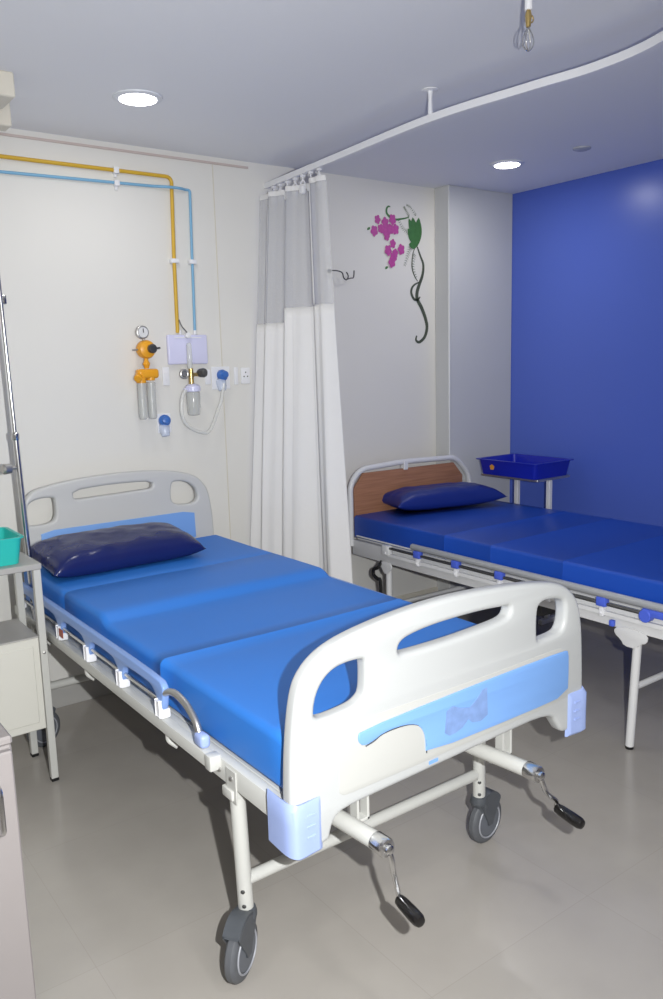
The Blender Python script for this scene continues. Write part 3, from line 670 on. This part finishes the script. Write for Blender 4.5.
def connector(x, z, w, h, label, tilt):
    t = top('wall_connector', label, 'connector', (x, WY, z), 'wrapped blue connectors')
    b = BM(); box(b, x-w/2, x+w/2, WY-.006, WY-.0005, z-h/2, z+h/2, .002, 1); link('backplate', b, 'whiteplas', t)
    b = BM(); lathe(b, (x, WY-.006, z+.01), (tilt, -1, .2), [(0, .026), (.006, .029), (.02, .027), (.028, .018), (.040, .016), (.042, .010)], 16); box(b, x-.022, x-.002, WY-.04, WY-.008, z+.004, z+.022, .004, 2); link('coupling', b, 'connblue', t)
    b = BM(); lathe(b, (x-.004, WY-.008, z-.012), (0, -.3, -1), [(-.01, .018), (.0, .026), (.03, .024), (.05, .018)], 16); link('wrap', b, 'film', t)
connector(1.945, 1.445, .10, .11, 'blue wrapped connector on the wall right of the oxygen jar', .2)
connector(1.632, 1.245, .07, .09, 'blue wrapped connector on the wall below the twin clear bottles', -.2)
for i, (x, z, w, h, lab) in enumerate([(1.655, 1.462, .034, .085, 'narrow white switch plate between the yellow regulator and the flowmeter'), (1.873, 1.452, .03, .07, 'narrow white switch plate between the flowmeter jar and the blue connector'), (2.030, 1.453, .022, .085, 'narrow white switch plate right of the blue connector')]):
    s_ = top('switch_plate', lab, 'switch', (x, WY, z), 'white switch plates')
    b = BM(); box(b, x-w/2, x+w/2, WY-.008, WY-.0005, z-h/2, z+h/2, .003, 2); link('plate', b, 'whiteplas', s_)
    b = BM(); box(b, x-w*.28, x+w*.28, WY-.0115, WY-.0085, z-.018, z+.018, .001, 1); link('rocker', b, 'whiteplas', s_)
so = top('wall_socket', 'white wall socket with three holes beside the curtain edge', 'socket', (2.083, WY, 1.452))
b = BM(); box(b, 2.058, 2.108, WY-.009, WY-.0005, 1.412, 1.492, .003, 2); link('plate', b, 'whiteplas', so)
b = BM()
for dx, dz in ((0, .014), (-.010, -.006), (.010, -.006)): lathe(b, (2.083+dx, WY-.009, 1.454+dz), (0, -1, 0), [(0, .0035), (.0006, .0035)], 10)
link('socket_hole', b, 'black', so)

# ------------------------------------------------------------------ curtain, track
tp = smooth_path([(2.25, 3.545, 2.368), (2.215, 2.955, 2.368), (2.175, 2.30, 2.368), (2.215, 1.88, 2.368), (2.245, 1.63, 2.368), (2.205, 1.39, 2.368), (2.03, 1.08, 2.368), (1.74, .86, 2.368), (1.3, .75, 2.368), (.5, .74, 2.368), (LX+.001, .74, 2.368)], 10)
trk = top('curtain_track', 'white ceiling curtain track curving across the room', 'curtain track', (2.18, 2.3, 2.36))
b = BM()
def sweep_rect(b, pts, w, h):
    rings = []
    for i, p in enumerate(pts):
        t = (pts[min(i+1, len(pts)-1)]-pts[max(i-1, 0)]); t.z = 0; t.normalize(); s = V((-t.y, t.x, 0))
        rings.append([b.verts.new(p+s*w/2+V((0, 0, -h/2))), b.verts.new(p-s*w/2+V((0, 0, -h/2))), b.verts.new(p-s*w/2+V((0, 0, h/2))), b.verts.new(p+s*w/2+V((0, 0, h/2)))])
    for A, B_ in zip(rings, rings[1:]):
        for k in range(4): b.faces.new((A[k], A[(k+1) % 4], B_[(k+1) % 4], B_[k]))
    b.faces.new(rings[0]); b.faces.new(rings[-1][::-1])
sweep_rect(b, tp, .020, .026); link('track_rail', b, 'whiteplas', trk)
for (x, y) in ((2.178, 2.30), (1.85, .93), (0.5, .74)):
    b = BM(); lathe(b, (x, y, H-.001), (0, 0, -1), [(0, .030), (.003, .030), (.006, .010), (.03, .007), (.085, .0095), (.0885, .011)], 16); link('track_bracket', b, 'whiteplas', trk)
def track_at(y):
    best = min(tp, key=lambda p: abs(p.y-y) + (0 if p.x > 2 else 9)); return best.x
cur = top('hospital_curtain', 'gathered off-white hospital curtain with net header between the two beds', 'curtain', (2.2, 3.25, 0))
def curtain_sheet(y0, y1, phase, folds, ztop, zbot, nz, amp0, amp1, xoff=(0, 0), bow=0.0, yspread=(0, 0), x0=(0, 0)):
    """x,y path folds; y0 (wall side) to y1; offsets grow downward"""
    b = BM(); N = 140; G = []
    for j in range(nz+1):
        t = j/nz; z = ztop+(zbot-ztop)*t; zz = (2.35-z)/2.0; row = []
        for i in range(N+1):
            s = i/N
            e0 = y0+yspread[0]*zz; e1 = y1+yspread[1]*zz
            y = e0+(e1-e0)*s
            amp = amp0+(amp1-amp0)*min(1, zz*1.4)
            ph = 2*PI*folds*s+phase
            dx = amp*(math.sin(ph)+.3*math.sin(2.3*ph+1+zz*2))
            dy = amp*.35*math.cos(ph*1.0+.5)*math.sin(PI*s)
            cx = track_at(y0+(y1-y0)*s)+(xoff[0]*zz+x0[0])*(1-s)+(xoff[1]*zz+x0[1])*s
            row.append(b.verts.new((cx+dx, min(y+dy, WY-.01), z)))
        G.append(row)
    for A, B_ in zip(G, G[1:]):
        for i in range(N): b.faces.new((A[i], A[i+1], B_[i+1], B_[i]))
    return b
PA = (3.53, 3.34); PB = (3.36, 3.01)
argsA = dict(phase=.4, folds=1.15, amp0=.016, amp1=.030, xoff=(-.16, -.10), yspread=(.0, -.02), x0=(-.055, -.01))
argsB = dict(phase=2.2, folds=1.7, amp0=.030, amp1=.042, xoff=(-.11, .02), yspread=(.02, -.08), x0=(0, 0))
def thick(o, t=.0015):
    md = o.modifiers.new('thickness', 'SOLIDIFY'); md.thickness = t; return o
a_ = link('curtain_panel', curtain_sheet(*PA, ztop=1.70, zbot=.30, nz=30, **argsA), 'cloth', cur, ang=80); thick(a_)
b_ = link('curtain_panel', curtain_sheet(*PB, ztop=1.765, zbot=.30, nz=30, **argsB), 'cloth', cur, ang=80); thick(b_)
link('net_header', curtain_sheet(*PA, ztop=2.30, zbot=1.701, nz=14, **argsA), 'net', cur, ang=80)
link('net_header', curtain_sheet(*PB, ztop=2.30, zbot=1.766, nz=14, **argsB), 'net', cur, ang=80)
# opaque band stitched down the net, and the top tape
def strip(args, P_, s0, s1, z0, z1, push):
    bm0 = curtain_sheet(P_[0]+(P_[1]-P_[0])*0, P_[1], ztop=z0, zbot=z1, nz=14, **args)
    bm0.verts.ensure_lookup_table(); keep = set()
    for f in list(bm0.faces):
        i = [v.index for v in f.verts]
    bm0.verts.index_update(); N = 141
    dele = [f for f in bm0.faces if not all(s0 <= (v.index % N)/140 <= s1 for v in f.verts)]
    bmesh.ops.delete(bm0, geom=dele, context='FACES')
    bmesh.ops.translate(bm0, verts=bm0.verts, vec=(-push, -push*.7, 0)); return bm0
thick(link('side_tape', strip(argsB, PB, .62, .76, 2.30, 1.766, .012), 'cloth', cur, ang=80))
thick(link('side_tape', strip(argsA, PA, .42, .52, 2.25, 1.70, .004), 'cloth', cur, ang=80))
for args, P_ in ((argsA, PA), (argsB, PB)):
    thick(link('top_tape', strip(args, P_, 0, 1, 2.315, 2.292, .003), 'cloth', cur, ang=80))
for k, y in enumerate((3.47, 3.41, 3.34, 3.27, 3.20, 3.13, 3.06)):
    x = track_at(y); b = BM()
    box(b, x-.009, x+.009, y-.009, y+.009, 2.343, 2.3545, .002, 1); tube(b, [(x, y, 2.343), (x, y, 2.325)], .003, 6); ring(b, (x, y, 2.316), (1, .3, 0), .012, .003, 16, 6); box(b, x-.014, x+.006, y-.016, y+.016, 2.27, 2.305, .006, 2)
    link('curtain_hook', b, 'whiteplas', cur)
# tie-back hook
b = BM(); tube(b, smooth_path([(2.6220, WY-.002, 1.98), (2.6266, WY-.03, 1.98), (2.6545, WY-.035, 1.979), (2.6824, WY-.035, 1.970), (2.6917, WY-.035, 1.945), (2.7103, WY-.035, 1.935), (2.7224, WY-.035, 1.955), (2.7103, WY-.035, 1.975)], 5), .0032, 8)
tube(b, smooth_path([(2.7103, WY-.036, 1.938), (2.7382, WY-.036, 1.945), (2.7569, WY-.036, 1.950), (2.7615, WY-.036, 1.985)], 5), .0032, 8); lathe(b, (2.6220, WY-.0005, 1.98), (0, -1, 0), [(0, .012), (.004, .011)], 14)
tag(link('wall_hook', b, 'darkrod', None, origin=(2.66, WY, 1.98)), 'small dark metal wall hook right of the curtain', 'hook')

# ------------------------------------------------------------------ ceiling lights, vent, hook
def ceiling_light(x, y, label, r=.068):
    t = top('ceiling_light', label, 'light', (x, y, H), 'recessed round ceiling lights')
    b = BM(); lathe(b, (x, y, H-.0005), (0, 0, -1), [(0, r+.020), (.005, r+.018), (.008, r+.006), (.0082, r-.004)], 40); link('frame', b, 'lamp_frame', t)
    b = BM(); lathe(b, (x, y, H-.0089), (0, 0, -1), [(0, r-.003), (.002, r-.004)], 36); link('diffuser', b, 'bulb', t)
ceiling_light(1.322, 2.925, 'round ceiling downlight above the near bed', .070)
ceiling_light(3.297, 2.925, 'round ceiling downlight above the far bed', .066)
b = BM(); lathe(b, (3.378, 2.536, H-.0005), (0, 0, -1), [(0, .042), (.005, .041), (.010, .026), (.011, .01)], 28)
tag(link('ceiling_vent', b, 'vent', None, origin=(3.378, 2.536, H)), 'small flat grey disc on the ceiling right of the far downlight', 'vent')
hk = top('ceiling_hook', 'white ceiling rod with brass clasp and wire loops', 'hook', (1.79, 1.52, H))
hx, hy = 1.79, 1.52; HH = H-.018
b = BM(); tube(b, [(hx, hy, H-.003), (hx, hy, HH-.062)], [.010, .010], 10); lathe(b, (hx, hy, H-.0005), (0, 0, -1), [(0, .02), (.003, .018)], 14); link('rod', b, 'whiteplas', hk)
b = BM(); tube(b, [(hx, hy, HH-.0625), (hx, hy, HH-.075), (hx, hy, HH-.102)], [.006, .009, .006], 10); ring(b, (hx+.010, hy, HH-.080), (0, 1, 0), .009, .002, 16, 6); link('clasp', b, 'brass', hk)
b = BM()
for a in (.35, -.5):
    ux = math.cos(a); uy = math.sin(a)
    tube(b, smooth_path([(hx, hy, HH-.10), (hx-ux*.013, hy-uy*.013, HH-.125), (hx-ux*.014, hy-uy*.014, HH-.146), (hx, hy, HH-.160), (hx+ux*.014, hy+uy*.014, HH-.146), (hx+ux*.013, hy+uy*.013, HH-.125), (hx, hy, HH-.10)], 5), .0018, 6)
link('wire_loop', b, 'chrome', hk)

# ------------------------------------------------------------------ orchid wall decal
dc = top('wall_decal', 'orchid wall decal with magenta blossoms, green leaf and curling vine', 'decal', (3.15, WY, 1.98))
DY = WY-.0008
bl = [(2.958, 2.266), (2.933, 2.205), (3.011, 2.254), (2.978, 2.220), (3.064, 2.274), (3.085, 2.224), (3.021, 2.183), (3.005, 2.214), (3.045, 2.221), (3.063, 2.146), (3.028, 2.108), (3.124, 2.118), (3.079, 2.095), (3.064, 2.070), (3.053, 2.045)]
for k, (x, z) in enumerate(bl):
    b = BM(); R0 = .031 if k % 3 else .026; y = DY-.0016-.0003*k
    pts = []
    for i in range(40):
        a = 2*PI*i/40; r = R0*(.72+.28*abs(math.cos(2.5*a+k))); pts.append((x+r*math.cos(a)*.85, z+r*math.sin(a)))
    flat_poly(b, pts, y, .0006); link('blossom', b, 'pink', dc, smooth=False)
for k, (x0, z0, x1, z1, w_) in enumerate([(3.245, 2.140, 3.262, 2.300, .030), (3.240, 2.150, 3.215, 2.298, .030), (3.240, 2.145, 3.178, 2.235, .024), (3.250, 2.150, 3.185, 2.290, .024), (3.245, 2.142, 3.184, 2.150, .020)]):
    b = BM(); d = V((x1-x0, z1-z0)); nn = V((-d.y, d.x)).normalized(); pts = []
    for q in range(21):
        t = q/20; pts.append((x0+d.x*t+nn.x*w_*math.sin(PI*t)**.8, z0+d.y*t+nn.y*w_*math.sin(PI*t)**.8))
    for q in range(19, 0, -1):
        t = q/20; pts.append((x0+d.x*t-nn.x*w_*math.sin(PI*t)**.8, z0+d.y*t-nn.y*w_*math.sin(PI*t)**.8))
    flat_poly(b, pts, DY-.001-.0003*k, .0005); link('leaf', b, 'leaf', dc, smooth=False)
def vine(pts, w, m='vine', name='vine'):
    P = smooth_path([(p[0], 0, p[1]) for p in pts], 6); b = BM(); n_ = len(P); L_ = []; R_ = []
    for i, p in enumerate(P):
        t = (P[min(i+1, n_-1)]-P[max(i-1, 0)]).normalized(); s = V((-t.z, 0, t.x)); ww = w*(.35+.65*math.sin(PI*min(1, max(.02, i/n_*1.0))))
        L_.append((p.x+s.x*ww, p.z+s.z*ww)); R_.append((p.x-s.x*ww, p.z-s.z*ww))
    for i in range(n_-1):
        q = [b.verts.new((a[0], DY-.0004, a[1])) for a in (L_[i], L_[i+1], R_[i+1], R_[i])]; b.faces.new(q)
    bmesh.ops.remove_doubles(b, verts=b.verts, dist=1e-5)
    r = bmesh.ops.extrude_face_region(b, geom=b.faces[:]); bmesh.ops.translate(b, verts=[v for v in r['geom'] if isinstance(v, bmesh.types.BMVert)], vec=(0, -.0006, 0))
    return link(name, b, m, dc, smooth=False)
vine([(3.051, 2.340), (3.038, 2.342), (3.024, 2.326), (3.030, 2.299), (3.077, 2.277), (3.132, 2.283), (3.188, 2.296)], .0065, 'leaf')
vine([(3.248, 2.141), (3.271, 2.093), (3.294, 2.044), (3.287, 1.986), (3.263, 1.935), (3.245, 1.892), (3.245, 1.851), (3.279, 1.801), (3.308, 1.742), (3.319, 1.691), (3.301, 1.639), (3.259, 1.609), (3.232, 1.620), (3.238, 1.645)], .012)
vine([(3.263, 1.947), (3.217, 1.925), (3.199, 1.891), (3.216, 1.854), (3.245, 1.846), (3.268, 1.864)], .008)
vine([(3.235, 2.14), (3.215, 2.10), (3.207, 2.03), (3.225, 1.98), (3.25, 1.95)], .004)
def fern(pts, w):
    P = smooth_path([(p[0], 0, p[1]) for p in pts], 5); b = BM(); n_ = len(P)
    for i, p in enumerate(P[:-1]):
        t = (P[i+1]-p).normalized(); s = V((-t.z, 0, t.x)); l_ = w*(1-.5*i/n_)
        for sg in (-1, 1):
            q = p+s*sg*l_+t*l_*.6; u = t*.0018
            vs = [b.verts.new((a.x, DY-.0004, a.z)) for a in (p-u, q, p+u*1.6)]; f = b.faces.new(vs)
    r = bmesh.ops.extrude_face_region(b, geom=b.faces[:]); bmesh.ops.translate(b, verts=[v for v in r['geom'] if isinstance(v, bmesh.types.BMVert)], vec=(0, -.0005, 0))
    link('fern_sprig', b, 'fern', dc, smooth=False)
fern([(3.197, 2.138), (3.174, 2.088), (3.150, 2.029)], .02); fern([(3.225, 2.100), (3.215, 2.032), (3.241, 1.967)], .018)
fern([(3.187, 2.211), (3.142, 2.232), (3.110, 2.277)], .018); fern([(3.188, 2.300), (3.166, 2.330), (3.150, 2.350)], .014); fern([(3.24, 2.31), (3.20, 2.35), (3.17, 2.36)], .012)
for x, z in ((3.017, 2.015), (2.894, 2.214)):
    b = BM(); flat_poly(b, rnd2([(x-.012, z-.010), (x+.010, z-.004), (x+.012, z+.010), (x-.006, z+.006)], 1), DY-.0008, .0006); link('bud', b, 'leaf', dc, smooth=False)

# ================================================================== lights
def area(name, loc, size, energy, col=(1, 1, 1), rot=(0, 0, 0), spread=PI):
    l = bpy.data.lights.new(name, 'AREA'); l.shape = 'DISK'; l.size = size; l.energy = energy; l.color = col; l.spread = spread
    o = bpy.data.objects.new(name, l); COL.objects.link(o); o.location = loc; o.rotation_euler = rot; return o
for i, (x, y) in enumerate([(1.322, 2.925), (3.297, 2.925), (1.0, .3), (.4, -.7), (-.3, -.9), (.9, -1.3)]):  # the pair over the beds is in view; the rest are added fill lamps
    area('downlight_%d' % i, (x, y, H-.02), .13, (2.2, 2.8, 4.6, 6.0, 6.0, 6.0)[i], (1.0, .985, .96))
    if i > 1:  # glowing fixtures for the added fill lamps, all out of view
        ceiling_light(x, y, ['added unseen fill downlight just in front of the near bed foot', 'added unseen fill downlight behind the camera, middle of the rear row', 'added unseen fill downlight behind the camera, nearest the left wall', 'added unseen fill downlight behind the camera, nearest the rear wall'][i-2])
fl = bpy.data.lights.new('camera_flash', 'SPOT'); fl.energy = 225; fl.spot_size = math.radians(132); fl.spot_blend = 1.0; fl.shadow_soft_size = .012; fl.color = (.975, .99, 1.0)
fo = bpy.data.objects.new('camera_flash', fl); COL.objects.link(fo); fo.location = (.185, -.02, 1.50)
fo.rotation_euler = (V((1.3, 2.6, .72))-V(fo.location)).to_track_quat('-Z', 'Y').to_euler()
w = bpy.data.worlds.new('World'); sc.world = w; w.use_nodes = True
w.node_tree.nodes['Background'].inputs['Color'].default_value = (.75, .8, .9, 1); w.node_tree.nodes['Background'].inputs['Strength'].default_value = .3

# ------------------------------------------------------------------ camera
cam = bpy.data.cameras.new('camera'); co = bpy.data.objects.new('camera', cam); COL.objects.link(co); sc.camera = co
f = 811.0; cx, cy = 331.5, 499.5
def dr_(p): return V(((p[0]-cx)/f, -(p[1]-cy)/f, -1)).normalized()
X_ = dr_((1450, 333)); Y_ = dr_((-275, 380)); Y_ = (Y_-X_*X_.dot(Y_)).normalized(); Z_ = X_.cross(Y_)
co.matrix_world = Matrix.Translation((0, 0, 1.5)) @ Matrix((X_, Y_, Z_)).to_4x4()
cam.sensor_fit = 'VERTICAL'; cam.sensor_height = 36; cam.sensor_width = 36*663/999; cam.lens = f/999*36; cam.clip_start = .05
vs = sc.view_settings; vs.view_transform = 'Standard'; vs.look = 'None'; vs.gamma = 1; vs.exposure = 0.32; vs.use_curve_mapping = False
